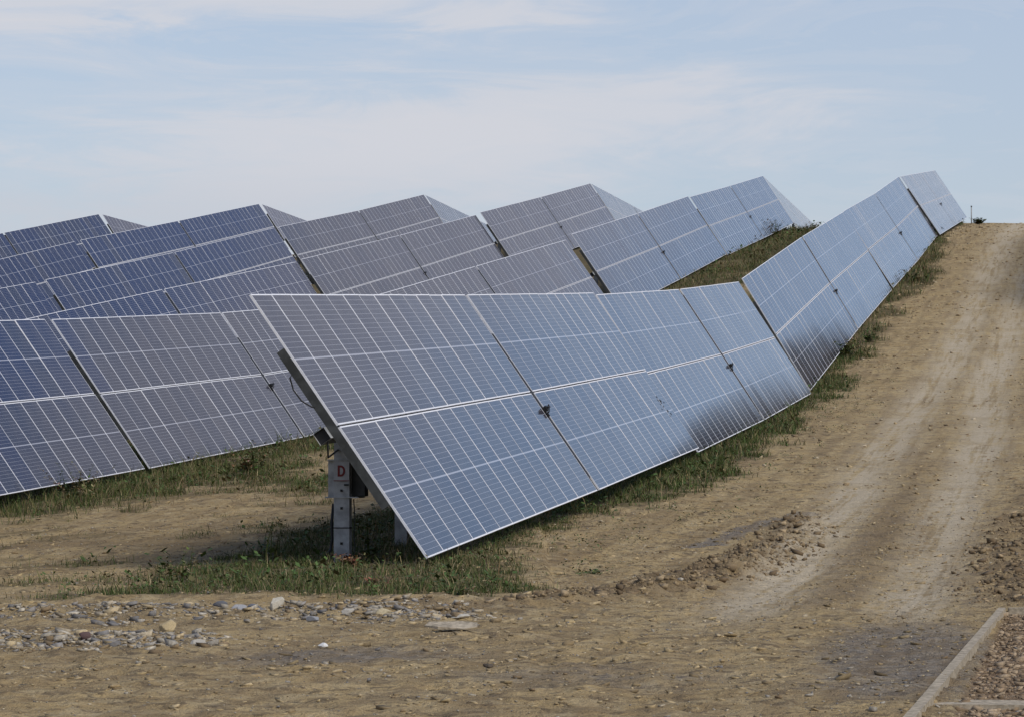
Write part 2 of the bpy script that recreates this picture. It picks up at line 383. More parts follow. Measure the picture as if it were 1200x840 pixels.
def hbeam(w,d,t,z0,z1):
    return boxes([(-w/2,w/2,-d/2,-d/2+t,z0,z1),(-w/2,w/2,d/2-t,d/2,z0,z1),(-t/2,t/2,-d/2+t+.001,d/2-t-.001,z0,z1)])
def tube_mesh(name,pts,r,mat,parent,seg=8):
    V=[];F_=[]; P=[Vector(p) for p in pts]; n=len(P)
    for i,p in enumerate(P):
        t=(P[min(i+1,n-1)]-P[max(i-1,0)]).normalized(); a=t.cross(Vector((.13,.31,.94))).normalized(); b=t.cross(a)
        V+=[tuple(p+r*(math.cos(q*2*math.pi/seg)*a+math.sin(q*2*math.pi/seg)*b)) for q in range(seg)]
    for i in range(n-1):
        for q in range(seg):
            F_.append((i*seg+q,i*seg+(q+1)%seg,(i+1)*seg+(q+1)%seg,(i+1)*seg+q))
    F_+= [tuple(range(seg))[::-1],tuple((n-1)*seg+q for q in range(seg))]
    me=mk_mesh(name,V,F_,[mat]); me.polygons.foreach_set('use_smooth',[True]*len(F_))
    o=bpy.data.objects.new(name,me); C.objects.link(o); o.parent=parent; return o
def arc(c,a,b,r0,r1,th0,th1,n=14):
    return [c+a*(r0*math.cos(th0+(th1-th0)*i/n))+b*(r1*math.sin(th0+(th1-th0)*i/n)) for i in range(n+1)]
# (row, columns, start, height at start / end, tilt change, side shift, sag)  metres along and across the slope
TRK={
'A1':(0,28,44.842,0.330,1.910,-0.018,-0.011,-0.027),'A2':(0,28,77.536,1.840,3.824,0.007,-0.031,-0.061),
'A3':(0,42,111.789,3.985,9.897,0.045,0.095,0.093),'A4':(0,42,160.584,9.963,15.773,0.017,0.118,-0.115),
'A5':(0,42,209.238,15.819,20.381,-0.003,-0.023,0.000),
'B1':(1,28,45.087,-0.155,1.378,-0.021,0.013,0.000),'B2':(1,28,78.472,1.396,3.284,-0.013,0.108,-0.089),
'B3':(1,42,110.815,3.253,8.646,-0.023,-0.145,0.003),'B4':(1,42,160.35,8.97,14.672,0.001,-0.204,-0.047),
'B5':(1,42,209.590,14.675,20.146,0.014,-0.195,-0.039),'B6':(1,42,258.7,20.25,19.75,0,-.1,0),
'C2':(2,42,112.718,2.476,7.772,-0.008,0.304,0.035),'C3':(2,42,161.514,7.912,13.720,-0.003,0.143,-0.062),
'C4':(2,42,210.288,13.899,19.813,0.003,-0.056,-0.039),'C5':(2,42,259.4,19.85,19.85,0,0,0),
'D2':(3,42,112.043,1.499,6.816,-0.004,0.106,0.000),'D3':(3,42,161.343,6.958,13.006,0.002,-0.093,-0.111),
'D4':(3,42,210.567,13.113,19.116,0.004,-0.139,-0.109),'D5':(3,42,259.6,19.15,18.2,0,-.05,0),
'E3':(4,42,161.974,5.600,12.289,-0.002,0.044,0.000),'E4':(4,42,211.075,12.413,18.571,0.002,-0.016,-0.048),
'E5':(4,42,260.1,18.6,17.7,0,0,0),
'F4':(5,42,211.467,11.532,17.923,0.000,-0.019,-0.005),'F5':(5,42,260.5,17.95,17.5,0,0,0)}
LAB={
'A1':'nearest solar tracker, its square tube end above the grey post marked D',
'A2':'tracker second up the front row, its end panels dark at their lower edge',
'A3':'tracker third up the front row beside the dirt road, dark at its lower corner',
'A4':'tracker fourth up the front row, on the steepest part of the slope by the road',
'A5':'topmost tracker of the front row, at the crest beside the dirt road',
'B1':'navy tracker at the left edge of the photo, cut off above the grassy lane',
'B2':'tracker behind the nearest one, grey panels over grass, one navy panel at its corner',
'B3':'tracker third up the second row, mostly hidden behind the nearest tracker',
'B4':'second row tracker whose lower edge shows over brown grass behind the front row',
'B5':'pale blue tracker ending the second row before the grassy crest',
'B6':'tracker dropping over the crest behind weeds, right of the pale blue one',
'C2':'long navy tracker at left, lowest strip showing just above the second row',
'C3':'grey tracker of the third row, dark clamp visible just above the nearest tracker',
'C4':'grey tracker reaching the skyline peak just left of the pale blue tracker',
'C5':'light blue triangle of tracker falling away behind the middle skyline peak',
'D2':'dark tracker sliver at the left edge, below the strip of the fifth row',
'D3':'dark blue fourth row tracker ending at the black gap left of the grey ones',
'D4':'grey tracker with the skyline peak just left of the tallest grey peak',
'D5':'blue triangle of tracker beyond the crest, between the two grey skyline peaks',
'E3':'dark tracker at the left edge, just under the farthest row on the skyline',
'E4':'dark blue tracker with a white gap, rising to the second skyline peak from the left',
'E5':'small blue grey triangle of tracker beyond the navy skyline peak',
'F4':'farthest dark tracker, forming the leftmost skyline peak',
'F5':'small blue triangle of tracker behind the leftmost skyline peak'}
ROWN=['front row of trackers along the road','second row of trackers','third row of trackers','fourth row of trackers','fifth row of trackers','farthest row of trackers']
for key,(row,nc,u0,h0,h1,dt,do,sag) in TRK.items():
    MP,CG,FX=(1.149,.42,1.149/1.154) if key=='A2' else (1.154,.28,1.) if nc==28 else (1.144,.42,1.144/1.154)
    L=nc*1.154+.28; tl=TILT+dt
    hl=math.sqrt(L*L-(h1-h0)**2)
    v=-(OFF+do+PITCH*row)
    P0=Vector((u0*SP+v*CP,u0*CP-v*SP,h0+CAMH)); A0=Vector((SP*hl,CP*hl,h1-h0)); Pm=P0+A0*.5+Vector((0,0,sag)); P1=P0+A0
    base=Vector((P0.x+A0.x*.5,P0.y+A0.y*.5,0)); base.z=float(macro(base.x,base.y))
    T=thing('solar_tracker',base,LAB[key],'solar tracker',ROWN[row])
    near=key in('A1','A2','B1','B2')
    up_t=[]
    for hf,(Q0,Q1) in enumerate(((P0,Pm),(Pm,P1))):
        ax=(Q1-Q0).normalized(); upn=R_.cross(ax).normalized()
        w=(math.cos(tl)*R_-math.sin(tl)*upn).normalized(); n=(w.cross(ax)); n=-n if n.z<0 else n
        # local frame: x along row, y from lower edge to upper edge, z out of the glass
        yv=-w; rot=Matrix((ax,yv,n)).transposed()
        org=(Q0+ax*(L/2-CG/2-nc//2*MP)) if hf==0 else Q0+ax*(CG/2)
        half=nc//2
        for i in range(half):
            for side in (0,1):
                y0=-WID/2 if side==0 else .015
                j=Matrix.Rotation(random.gauss(0,.0016),3,'X')@Matrix.Rotation(random.gauss(0,.0022),3,'Y')
                M=(rot@j@Matrix.Diagonal((FX,1,1))).to_4x4(); M.translation=org+ax*(i*MP+.0005)+yv*y0-base+n*(-.0352)
                nv=(key in NAVY_REFLECT and random.random()<.93 and not(key=='B1' and side==0 and random.random()<.75) and not(key=='F4' and random.random()<.5)) or (key=='B2' and hf==0 and i==0 and side==1)
                if near:
                    p=add('solar_panel',me_glassN if nv else me_glass,T,M); add('frame',me_frame,p,Matrix())
                else: add('solar_panel',me_fullN if nv else me_full,T,M)
        # rails under the modules
        if key in('A1','B2'): rl=range(0,half+1)
        else: rl=(0,half)
        for i in rl:
            x=i*MP-.007+.0; hw=.025
            if i==0: x+=.035
            if i==half: x-=.03
            rk='me_rail'
            if rk not in globals():
                globals()[rk]=mk_mesh('mount_rail',*boxes([(-.025,.025,-1.36,1.38,-.135,-.003),(-.033,.033,-1.36,1.38,-.1352,-.130)]),[M_gdark])
            M=rot.to_4x4(); M.translation=org+ax*x-base-n*.035
            add('mount_rail',me_rail,T,M)
        up_t.append((Q0,Q1,ax,w,n,rot))
    # torque tube: hollow square section, open at the ends
    V=[];F_=[]
    (Q0,_,ax,w,n,rot)=up_t[0]; (_,Q1,ax1,w1,n1,rot1)=up_t[1]
    s_=.095; off=.035+.135+s_
    sec=[Q0-ax*.16-n*off,Pm-n*off,Q1+ax1*.16-n1*off]
    for c in sec:
        for a_,b_ in((-1,-1),(1,-1),(1,1),(-1,1)): V.append(tuple(c+w*s_*a_+n*s_*b_-base))
    for k2 in range(2):
        for q in range(4): F_.append((k2*4+q,k2*4+(q+1)%4,k2*4+4+(q+1)%4,k2*4+4+q))
    o=mk_mesh('torque_tube',V,F_,[M_galv]); t_=add('torque_tube',o,T,Matrix())
    V=[];F_=[]
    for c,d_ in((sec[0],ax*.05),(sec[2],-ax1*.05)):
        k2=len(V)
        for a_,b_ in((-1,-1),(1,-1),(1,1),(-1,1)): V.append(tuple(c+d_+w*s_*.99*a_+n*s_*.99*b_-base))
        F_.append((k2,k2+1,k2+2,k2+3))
    add('hollow_shade',mk_mesh('hollow_shade',V,F_,[M_black]),t_,Matrix())  # black sheet standing in for the dark inside of the open tube
    # posts
    st=[1.16,5.3] if key=='A1' else [1.3]
    while st[-1]<L-9: st.append(st[-1]+7.4)
    st.append(L-1.2)
    for pi,d in enumerate(st):
        q=P0+(Pm-P0)*(d/(L/2)) if d<L/2 else Pm+(P1-Pm)*((d-L/2)/(L/2))
        q=q-n*off; gzz=float(macro(q.x,q.y))
        wide=.235 if (key=='A1' and pi==0) else .20
        V,F_=hbeam(wide,.16,.012,gzz-.5,q.z-(.10 if not(key=='A1' and pi==0) else .12))
        M=Matrix(((CP,SP,0,q.x-base.x),(-SP,CP,0,q.y-base.y),(0,0,1,-base.z),(0,0,0,1)))
        po=add('post',mk_mesh('post',V,F_,[M_galv]),T,M)
        # bearing: housing plates either side of the tube
        V,F_=boxes([(-.15,.15,-.05,.05,q.z-.155,q.z-.100),(-.13,-.105,-.04,.04,q.z-.10,q.z+.10),(.105,.13,-.04,.04,q.z-.10,q.z+.10)])
        add('bearing',mk_mesh('bearing',V,F_,[M_gdark]),T,M)
        if key=='A1' and pi==0: first=(q.copy(),M.copy(),gzz,po)
    Mx=rot.to_4x4(); Mx.translation=Pm-base-n*.035-ax*CG/2
    add('gap_shade_strip',mk_mesh('gap_shade_strip',*boxes([(.02,CG-.02,-2.0,1.38 if key in('A1','B1','B2') else 2.1,-.11,.026)]),[M_black]),T,Mx)  # black strip added for the shade deep in the middle gap
    # clamp with cable loop in the middle gap
    ctr=Pm+w*.42; hz=n*.05
    Mx=rot.to_4x4(); Mx.translation=ctr-base
    V,F_=boxes([(-.11,.11,-.06,.07,-.02,.09),(-.05,.19,-.02,.03,.091,.14),(-.13,-.05,-.20,-.09,-.03,.05)])
    Mx=Mx@Matrix.Scale(.8,4)
    cu=add('middle_clamp',mk_mesh('middle_clamp',V,F_,[M_black]),T,Mx)
    if near or key in('A3','A4','B3','B4'):
        c=Vector((.17,-.02,.08)); tube_mesh('cable_loop',arc(c,Vector((1,0,0)),Vector((0,.8,.5)),.11,.11,math.pi*.9,-math.pi*.8),.011,M_black,cu,6)
    if key=='A1':
        KB=up_t[1]; KA=(T,base,P0,Pm,ax,w,n,rot,first)
# details of the nearest tracker: control box, marked plate, strap, cables
T,base,P0,Pm,_,_,_,_,first=KA
q,M,g0,po=first
def part(name,bl,mat,M=M,parent=T,bev=0):
    V,F_=boxes(bl); o=add(name,mk_mesh(name,V,F_,[mat]),parent,M)
    if bev:
        b=o.modifiers.new('bevel','BEVEL'); b.width=bev; b.segments=2
    return o
zt=1.62    # top of the box
cb=part('control_box',[(-.16,.32,.095,.30,zt-.53,zt)],M_gdark,bev=.012); cb['label']='grey control box strapped behind the post'
part('flange',[(-.215,.20,-.10,.32,zt+.001,zt+.018)],M_galv,parent=T)
part('flange',[(-.25,.26,-.10,.32,zt-.552,zt-.533)],M_galv,parent=T)
part('side_panel',[(-.216,-.122,-.03,.06,zt-.531,zt-.001)],M_galv,parent=T)
sg=part('sign_plate',[(-.118,.118,-.092,-.084,zt-.30,zt-.01)],M_sign,parent=T); sg['label']='pale plate painted with a red letter D'
part('plate_edge',[(-.118,.118,-.0935,-.0925,zt-.302,zt-.29)],M_red,parent=sg,M=Matrix())
# letter D
def letterD():
    V=[];F_=[]; w_,h_,t_=.115,.165,.032
    out_=[(0,0),(0,h_)]; inn=[(t_,t_),(t_,h_-t_)]
    n_=10
    for i in range(n_+1):
        a=math.pi/2-math.pi*i/n_
        out_.append((w_*.45+w_*.55*math.cos(a),h_/2+h_/2*math.sin(a)))
        inn.append((w_*.45+(w_*.55-t_)*math.cos(a),h_/2+(h_/2-t_)*math.sin(a)))
    m=len(out_); 
    for y in(-.0965,-.0925):
        for p in out_+inn: V.append((p[0]-w_/2,y,zt-.235+p[1]))
    for i in range(m):
        j=(i+1)%m
        F_+= [(i,j,m+j,m+i),(2*m+i,3*m+i,3*m+j,2*m+j),(i,2*m+i,2*m+j,j),(m+i,m+j,3*m+j,3*m+i)]
    return V,F_
add('letter_d',mk_mesh('letter_d',*letterD(),[M_red]),sg,Matrix())
part('strap',[(-.124,.124,-.088,.088,.62,.636)],M_black,parent=T)
for zz in(.38,.90,1.16): part('bolt',[(-.018,.018,-.094,-.0805,zz,zz+.036)],M_black,parent=T)
part('latch',[(.04,.112,-.100,-.0935,zt-.37,zt-.345)],M_black,parent=T)
part('post_foot',[(-.30,.60,-.2,.25,.0-.1,.03)],M_galv,parent=T,M=Matrix(((CP,SP,0,P0.x+5.3*SP-base.x-.25),(-SP,CP,0,P0.y+5.3*CP-base.y),(0,0,1,-base.z+.0),(0,0,0,1))))
def lp(x,y,z): return Vector((M[0][3],M[1][3],M[2][3]))+Vector((CP*x+SP*y,-SP*x+CP*y,z))
tube_mesh('cable',[lp(-.14,-.02,.98),lp(-.16,-.04,.7),lp(-.15,-.05,.45),lp(-.17,-.08,.3),lp(-.24,-.1,.22),lp(-.25,-.12,.12),lp(-.16,-.12,.04),lp(-.1,-.1,-.02)],.022,M_black,T)
tube_mesh('cable',[lp(.14,.1,1.05),lp(.17,.06,.8),lp(.155,.05,.5),lp(.19,.0,.3),lp(.15,-.05,.0)],.008,M_gdark,T)
(Q0,_,ax,w,n,rot)=(P0,None,KA[4],KA[5],KA[6],KA[7])
c=P0-base-n*.2
tube_mesh('cable',[c-w*1.0+ax*.03+n*.05,c-w*.98+ax*.0-n*.01,c-w*.8-ax*.03-n*.06,c-w*.6-ax*.03-n*.05,c-w*.45-ax*.02+n*.02,c-w*.4+ax*.03+n*.06],.012,M_black,T)
tube_mesh('cable',[c+w*.05-n*.02-ax*.08,c+w*.25-n*.16-ax*.05+Vector((0,0,-.05)),lp(-.06,-.05,zt+.16),lp(-.075,-.05,zt+.02)],.014,M_black,T)

# a cluster of dark spots on the glass near the far end of the nearest tracker
(Q0,Q1,ax,w,n,rot)=KB
bl=[]
for i in range(16):
    a,b=random.gauss(0,.22),random.gauss(0,.16); r=random.uniform(.012,.03); bl.append((a-r,a+r,b-r,b+r,-.0025,.001+i*.0001))
Mx=rot.to_4x4(); Mx.translation=Q1-ax*1.1+w*1.05-KA[1]
add('dark_spots',mk_mesh('dark_spots',*boxes(bl),[M_black]),KA[0],Mx)
# ------------------------------------------------------------ kerb, rubble, plants
def tintmat(name,rough=.8,spec=.2,nz=0.,trans=0.):
    B=NB(name); c=attr('tint').outputs['Color']
    if nz: c=mixc(mth('MULTIPLY',ramp(noise(objco(),30.,4,.7),[(.4,0.),(.65,1.)]),nz),c,(.10,.08,.05))
    B.set(col=c,rough=rough,spec=spec)
    return B.m
M_leaf=tintmat('leaves',.65,.25); M_stone=tintmat('stone',.9,.2,.45)
M_conc=plain('old_concrete',(.38,.32,.23),.9,0,.22,17.,.15)
def kind(o,k): o['kind']=k; return o
def dirbox(name,p,q,wd,z0,z1,mat,jit=.0,seg=.5):
    p=Vector((*p,0));q=Vector((*q,0)); d=(q-p); n_=max(2,int(d.length/seg)); d.normalize(); s_=Vector((d.y,-d.x,0))
    V=[];F_=[]
    for i in range(n_+1):
        c=p+(q-p)*(i/n_); j=lambda:random.uniform(-jit,jit)
        for a,z in((-wd/2,z0),(-wd/2+.008,z1),(wd/2-.008,z1),(wd/2,z0)):
            V.append(tuple(c+s_*(a+j())+Vector((0,0,z+j()*.6))))
    for i in range(n_):
        k=i*4
        for a in range(3): F_.append((k+a,k+a+1,k+a+5,k+a+4))
    F_+=[(0,1,2,3),(n_*4+3,n_*4+2,n_*4+1,n_*4)]
    o=bpy.data.objects.new(name,mk_mesh(name,V,F_,[mat])); C.objects.link(o); return o
kd=Vector((5.29-2.65,35.31-21.46,0)).normalized()
k0=Vector((1.93,17.5,0)); k1=Vector((5.42,35.31,0))
n_=9
for i in range(n_):
    a=k0+(k1-k0)*(i/n_)+kd*.01; b=k0+(k1-k0)*((i+1)/n_)-kd*.012
    kind(dirbox('kerb',(a.x,a.y),(b.x,b.y),.095,-.2,.045+random.uniform(-.002,.002),M_conc,.0012,.3),'structure')
kind(dirbox('concrete_strip',(3.0,22.9),(6.4,22.45),.42,-.2,-.012,M_conc,.004,.4),'structure')
kind(dirbox('concrete_strip',(5.52,35.5),(9.5,35.3),.10,-.2,.03,M_conc,.006,.2),'structure')

ico=[]; ph=(1+5**.5)/2
icoV=np.array([(-1,ph,0),(1,ph,0),(-1,-ph,0),(1,-ph,0),(0,-1,ph),(0,1,ph),(0,-1,-ph),(0,1,-ph),(ph,0,-1),(ph,0,1),(-ph,0,-1),(-ph,0,1)])/math.sqrt(1+ph*ph)
icoF=np.array([(0,11,5),(0,5,1),(0,1,7),(0,7,10),(0,10,11),(1,5,9),(5,11,4),(11,10,2),(10,7,6),(7,1,8),(3,9,4),(3,4,2),(3,2,6),(3,6,8),(3,8,9),(4,9,5),(2,4,11),(6,2,10),(8,6,7),(9,8,1)])
boxV=np.array([(-1,-1,-1),(1,-1,-1),(1,1,-1),(-1,1,-1),(-1,-1,1),(1,-1,1),(1,1,1),(-1,1,1)])*.62
boxF=np.array([(0,2,1),(0,3,2),(4,5,6),(4,6,7),(0,1,5),(0,5,4),(1,2,6),(1,6,5),(2,3,7),(2,7,6),(3,0,4),(3,4,7)])
def stones(name,x,y,size,cols,sink=.25,flat=.55):
    n=len(x); V=np.repeat(boxV[None],n,0)*(1+rng.uniform(-.1,.25,(n,8,1)))+rng.uniform(-.3,.3,(n,8,3))
    sc=np.stack([rng.uniform(.7,1.3,n),rng.uniform(.6,1.1,n),rng.uniform(flat*.6,flat*1.2,n)],1)*size[:,None]/2
    V=V*sc[:,None,:]
    a=rng.uniform(0,6.28,n); ca,sa=np.cos(a)[:,None],np.sin(a)[:,None]
    X_=V[:,:,0]*ca-V[:,:,1]*sa; Y_=V[:,:,0]*sa+V[:,:,1]*ca
    tl=rng.uniform(-.35,.35,n)[:,None]; Z_=V[:,:,2]+X_*tl
    gzv=ground(x,y)
    P=np.stack([X_+x[:,None],Y_+y[:,None],Z_+(gzv+size*flat*(.5-sink))[:,None]],2).reshape(-1,3)
    Fc=(boxF[None]+np.arange(n)[:,None,None]*8).reshape(-1,3)
    col=np.repeat(np.concatenate([cols,np.ones((n,1))],1),8,0)
    return mesh_obj(name,P,Fc,M_stone,attrs=dict(tint=col))
def pal(n,arr,jit=.15):
    arr=np.array(arr); c=arr[rng.integers(0,len(arr),n)]*(1+rng.uniform(-jit,jit,(n,1)))
    return c
def scatter(n,x0,x1,y0,y1,fn):
    x=rng.uniform(x0,x1,n); y=rng.uniform(y0,y1,n); p=fn(x,y); k=rng.uniform(0,1,n)<p
    return x[k],y[k]
GREYS=[(.40,.36,.29),(.33,.30,.25),(.20,.19,.18),(.48,.43,.34),(.38,.32,.23),(.27,.25,.225)]
TANS=[(.40,.30,.16),(.32,.235,.13),(.47,.37,.22),(.23,.165,.095),(.50,.42,.29)]
x,y=scatter(70000,-9,2.2,27,37.6,lambda x,y:np.clip(masks(x,y)[3]*1.0-.22,0,1))
n=len(x); s_=np.exp(rng.normal(math.log(.032),.7,n)).clip(.010,.16)
kind(stones('rubble',x,y,s_,pal(n,GREYS+GREYS+TANS,.22),sink=.36,flat=.5),'stuff')
x,y=scatter(60000,-9,12,18,62,lambda x,y:.45+.4*masks(x,y)[2]); n=len(x)
s_=np.exp(rng.normal(math.log(.016),.5,n)).clip(.006,.08)
kind(stones('pebbles',x,y,s_,pal(n,TANS+GREYS[:3])),'stuff')
x,y=scatter(110000,-2,9.5,33,64,lambda x,y:np.clip(masks(x,y)[6]*.8+masks(x,y)[7]*.7-.1,0,1)); n=len(x)
s_=np.exp(rng.normal(math.log(.03),.7,n)).clip(.010,.16)
kind(stones('earth_clods',x,y,s_,pal(n,[(.28,.205,.115),(.21,.15,.085),(.36,.27,.16),(.15,.105,.06)]),flat=.7,sink=.35),'stuff')
x,y=scatter(45000,1.5,8,18,36,lambda x,y:masks(x,y)[5]*1.); n=len(x)
s_=np.exp(rng.normal(math.log(.032),.5,n)).clip(.012,.12)
kind(stones('brown_rubble',x,y,s_,pal(n,[(.33,.24,.15),(.27,.19,.115),(.39,.295,.19),(.20,.14,.085),(.37,.28,.18)]),flat=.6,sink=.42),'stuff')
x,y=scatter(90000,-11,12,17,75,lambda x,y:.27*(fbm(x,y,1.1,3,71)>.45)*(1-.75*masks(x,y)[1])*(1-masks(x,y)[5])*(np.abs(x)<.175*y+1)*np.clip(40/y,0,1)); n=len(x)
s_=np.exp(rng.normal(math.log(.048),.5,n)).clip(.02,.17)
g9=masks(x,y)[2][:,None]
kind(stones('loose_earth_lumps',x,y,s_,pal(n,[(.42,.32,.17),(.35,.26,.138),(.46,.355,.20),(.27,.20,.11)])*(1-.45*g9),sink=.44,flat=.36),'stuff')
# clumps of earth on the far side of the road and the rough road surface
x,y=scatter(60000,-3,42,50,250,lambda x,y:np.clip(.45*(fbm(x,y,2.5,4,99,.6)>.47)*(1-.8*masks(x,y)[1])*(np.abs(x)<.175*y+1)*(x*CP-y*SP>-9.5),0,1)); n=len(x)
s_=np.exp(rng.normal(math.log(.07),.45,n)).clip(.03,.22)*(.6+y/220)
kind(stones('loose_earth_lumps',x,y,s_,pal(n,TANS),sink=.4,flat=.5),'stuff')

def rock(x,y,sz,col,label,zs=.55,rot=0.,g='larger stones on the bare ground'):
    bm=bmesh.new(); bmesh.ops.create_icosphere(bm,subdivisions=3,radius=.5)
    sd_=random.randint(0,999)
    pl=[(Vector((random.gauss(0,1),random.gauss(0,1),random.gauss(0,1))).normalized(),random.uniform(.24,.40)) for _ in range(11)]
    for v_ in bm.verts:
        for nn,d_ in pl:
            e=v_.co.dot(nn)-d_
            if e>0: v_.co-=nn*e
        v_.co*=1+.03*math.sin(v_.co.x*23+sd_)*math.cos(v_.co.y*19)
    me=bpy.data.meshes.new('rock'); bm.to_mesh(me); bm.free(); me.materials.append(M_stone)
    a=me.color_attributes.new('tint','FLOAT_COLOR','POINT'); a.data.foreach_set('color',np.tile(np.array([*col,1],np.float32),len(me.vertices)))
    o=bpy.data.objects.new('rock',me); C.objects.link(o); o.scale=(sz,sz*.7,sz*zs); o.rotation_euler=(random.uniform(-.15,.15),random.uniform(-.15,.15),rot)
    o.location=(x,y,gz(x,y)+sz*zs*.22); tag(o,label,'rock',g)
ROCKS=[(-2.56,34.96,.32,(.50,.46,.37),'cream block standing tallest in the rubble, right of its grey heap',.95),
(-3.02,34.9,.34,(.36,.36,.36),'pale grey slab stone at the left of the grey stone heap',.5),
(-2.80,35.2,.26,(.16,.17,.19),'dark slate stone between the grey slab and the cream block',.6),
(-3.25,35.4,.24,(.12,.125,.14),'black topped stone at the far left of the grey heap',.55),
(-2.09,34.1,.20,(.30,.31,.33),'small blue grey stone right of the cream block',.6),
(-1.75,34.3,.22,(.46,.43,.37),'light stone in the rubble below the marked post',.55),
(-1.38,34.6,.26,(.52,.44,.28),'yellowish stone in the rubble right of the marked post',.5),
(-.55,34.2,.30,(.50,.46,.38),'flat whitish stone above the thin slab',.25),
(-1.72,29.06,.13,(.75,.74,.70),'small bright white stone alone on the open dirt',.6),
(-3.95,29.6,.20,(.10,.06,.06),'dark reddish stone in the left patch of rubble',.6),
(-4.65,28.3,.28,(.13,.15,.15),'dark green grey stone at the front of the left rubble',.55),
(-3.4,31.6,.26,(.46,.36,.20),'ochre stone standing upright between the two rubble patches',.9),
(-3.6,31.2,.30,(.24,.24,.25),'grey flat stone left of the upright ochre stone',.35),
(-2.9,29.4,.24,(.42,.39,.33),'pale wedge stone at the right end of the left rubble',.55),
(-5.6,33.6,.26,(.14,.10,.08),'dark clod like stone at the far left of the dirt',.6),
(-.2,26.3,.14,(.10,.08,.06),'small dark stone on the open dirt in the foreground centre',.5)]
for r in ROCKS: rock(r[0],r[1]+(random.uniform(-.6,.6) if 33.5<r[1]<36 else 0),r[2]*.8,r[3],r[4],r[5],random.uniform(-1,1))
# thin slab of stone lying tilted
V=[];F_=[]; pts=[(-.27,-.05),(-.15,-.14),(.1,-.15),(.25,-.06),(.26,.03),(.12,.13),(-.1,.12),(-.22,.06)]
for z in(0,.016):
    for i,(a,b) in enumerate(pts): V.append((a,b*1.3,z+.012*math.sin(i*1.9)*(z>0)+.04*a))
F_=[tuple(range(8))[::-1],tuple(range(8,16))]+[(i,(i+1)%8,8+(i+1)%8,8+i) for i in range(8)]
me=mk_mesh('stone_slab',V,F_,[M_conc]); o=bpy.data.objects.new('stone_slab',me); C.objects.link(o)
o.location=(-.60,31.7,gz(-.6,31.7)+.045); o.rotation_euler=(.14,.05,.1); tag(o,'thin tan stone slab lying tilted on the open dirt','stone slab')

# ---- grass
GREEN=[(.060,.088,.018),(.045,.072,.014),(.095,.115,.030),(.035,.052,.013),(.10,.10,.03)]
STRAW=[(.26,.20,.10),(.20,.15,.075),(.15,.11,.06)]
def blades(name,x,y,h,w,cols,lean=.95):
    n=len(x); z=ground(x,y)-.01
    a=rng.uniform(0,6.28,n); ux,uy=np.cos(a)*w/2,np.sin(a)*w/2
    b=rng.uniform(0,6.28,n); l=rng.uniform(.05,lean,n)*h; lx,ly=np.cos(b)*l,np.sin(b)*l
    P=np.zeros((n,5,3))
    P[:,0]=np.stack([x-ux,y-uy,z],1); P[:,1]=np.stack([x+ux,y+uy,z],1)
    P[:,2]=np.stack([x-ux*.8+lx*.35,y-uy*.8+ly*.35,z+h*.55],1); P[:,3]=np.stack([x+ux*.8+lx*.35,y+uy*.8+ly*.35,z+h*.55],1)
    P[:,4]=np.stack([x+lx,y+ly,z+h],1)
    Fc=(np.array([(0,1,3),(0,3,2),(2,3,4)])[None]+np.arange(n)[:,None,None]*5).reshape(-1,3)
    col=np.repeat(np.concatenate([cols,np.ones((n,1))],1),5,0)
    o=mesh_obj(name,P.reshape(-1,3),Fc,M_leaf,attrs=dict(tint=col)); return kind(o,'stuff')
def gcols(x,y,straw=.25):
    n=len(x); f=fbm(x,y,1.3,3,201); st=rng.uniform(0,1,n)<(straw*2*f)
    c=pal(n,GREEN,.25); c2=pal(n,STRAW,.25); return np.where(st[:,None],c2,c)
def uv2(u,v): return u*SP+v*CP,u*CP-v*SP
def region(n,u0,u1,v0,v1,thr=0.,vis=True):
    u=rng.uniform(u0,u1,n); v=rng.uniform(v0,v1,n); x,y=uv2(u,v)
    g_=masks(x,y)[0]; cl_=fbm(x,y,.6,3,301)
    k_=(rng.uniform(0,1,n)<g_**1.5*np.clip((cl_-.3)*3.2,.05,1))&(x<.175*y+2)&(x>-.175*y-3)
    return x[k_],y[k_]
x,y=region(150000,36,62,-16,-5)
h=np.exp(rng.normal(math.log(.085),.45,len(x))).clip(.03,.28); vv=x*CP-y*SP
blades('grass',x,y,h,.010+0*h,gcols(x,y,.22))
x,y=region(150000,60,130,-13,-3)
h=np.exp(rng.normal(math.log(.13),.45,len(x))).clip(.04,.45)
blades('grass',x,y,h,.014+y*.00008,gcols(x,y,.14))
x,y=region(180000,62,100,-34,-14)
vv=x*CP-y*SP
h=np.exp(rng.normal(math.log(.13),.5,len(x))).clip(.04,.6)*np.where(vv<-20,1.2,.75)
blades('grass',x,y,h,.014+0*h,gcols(x,y,.25))
x,y=region(150000,128,265,-26,-3)
h=np.exp(rng.normal(math.log(.2),.45,len(x))).clip(.06,.6)
blades('grass',x,y,h,.03+0*h,gcols(x,y,.38))
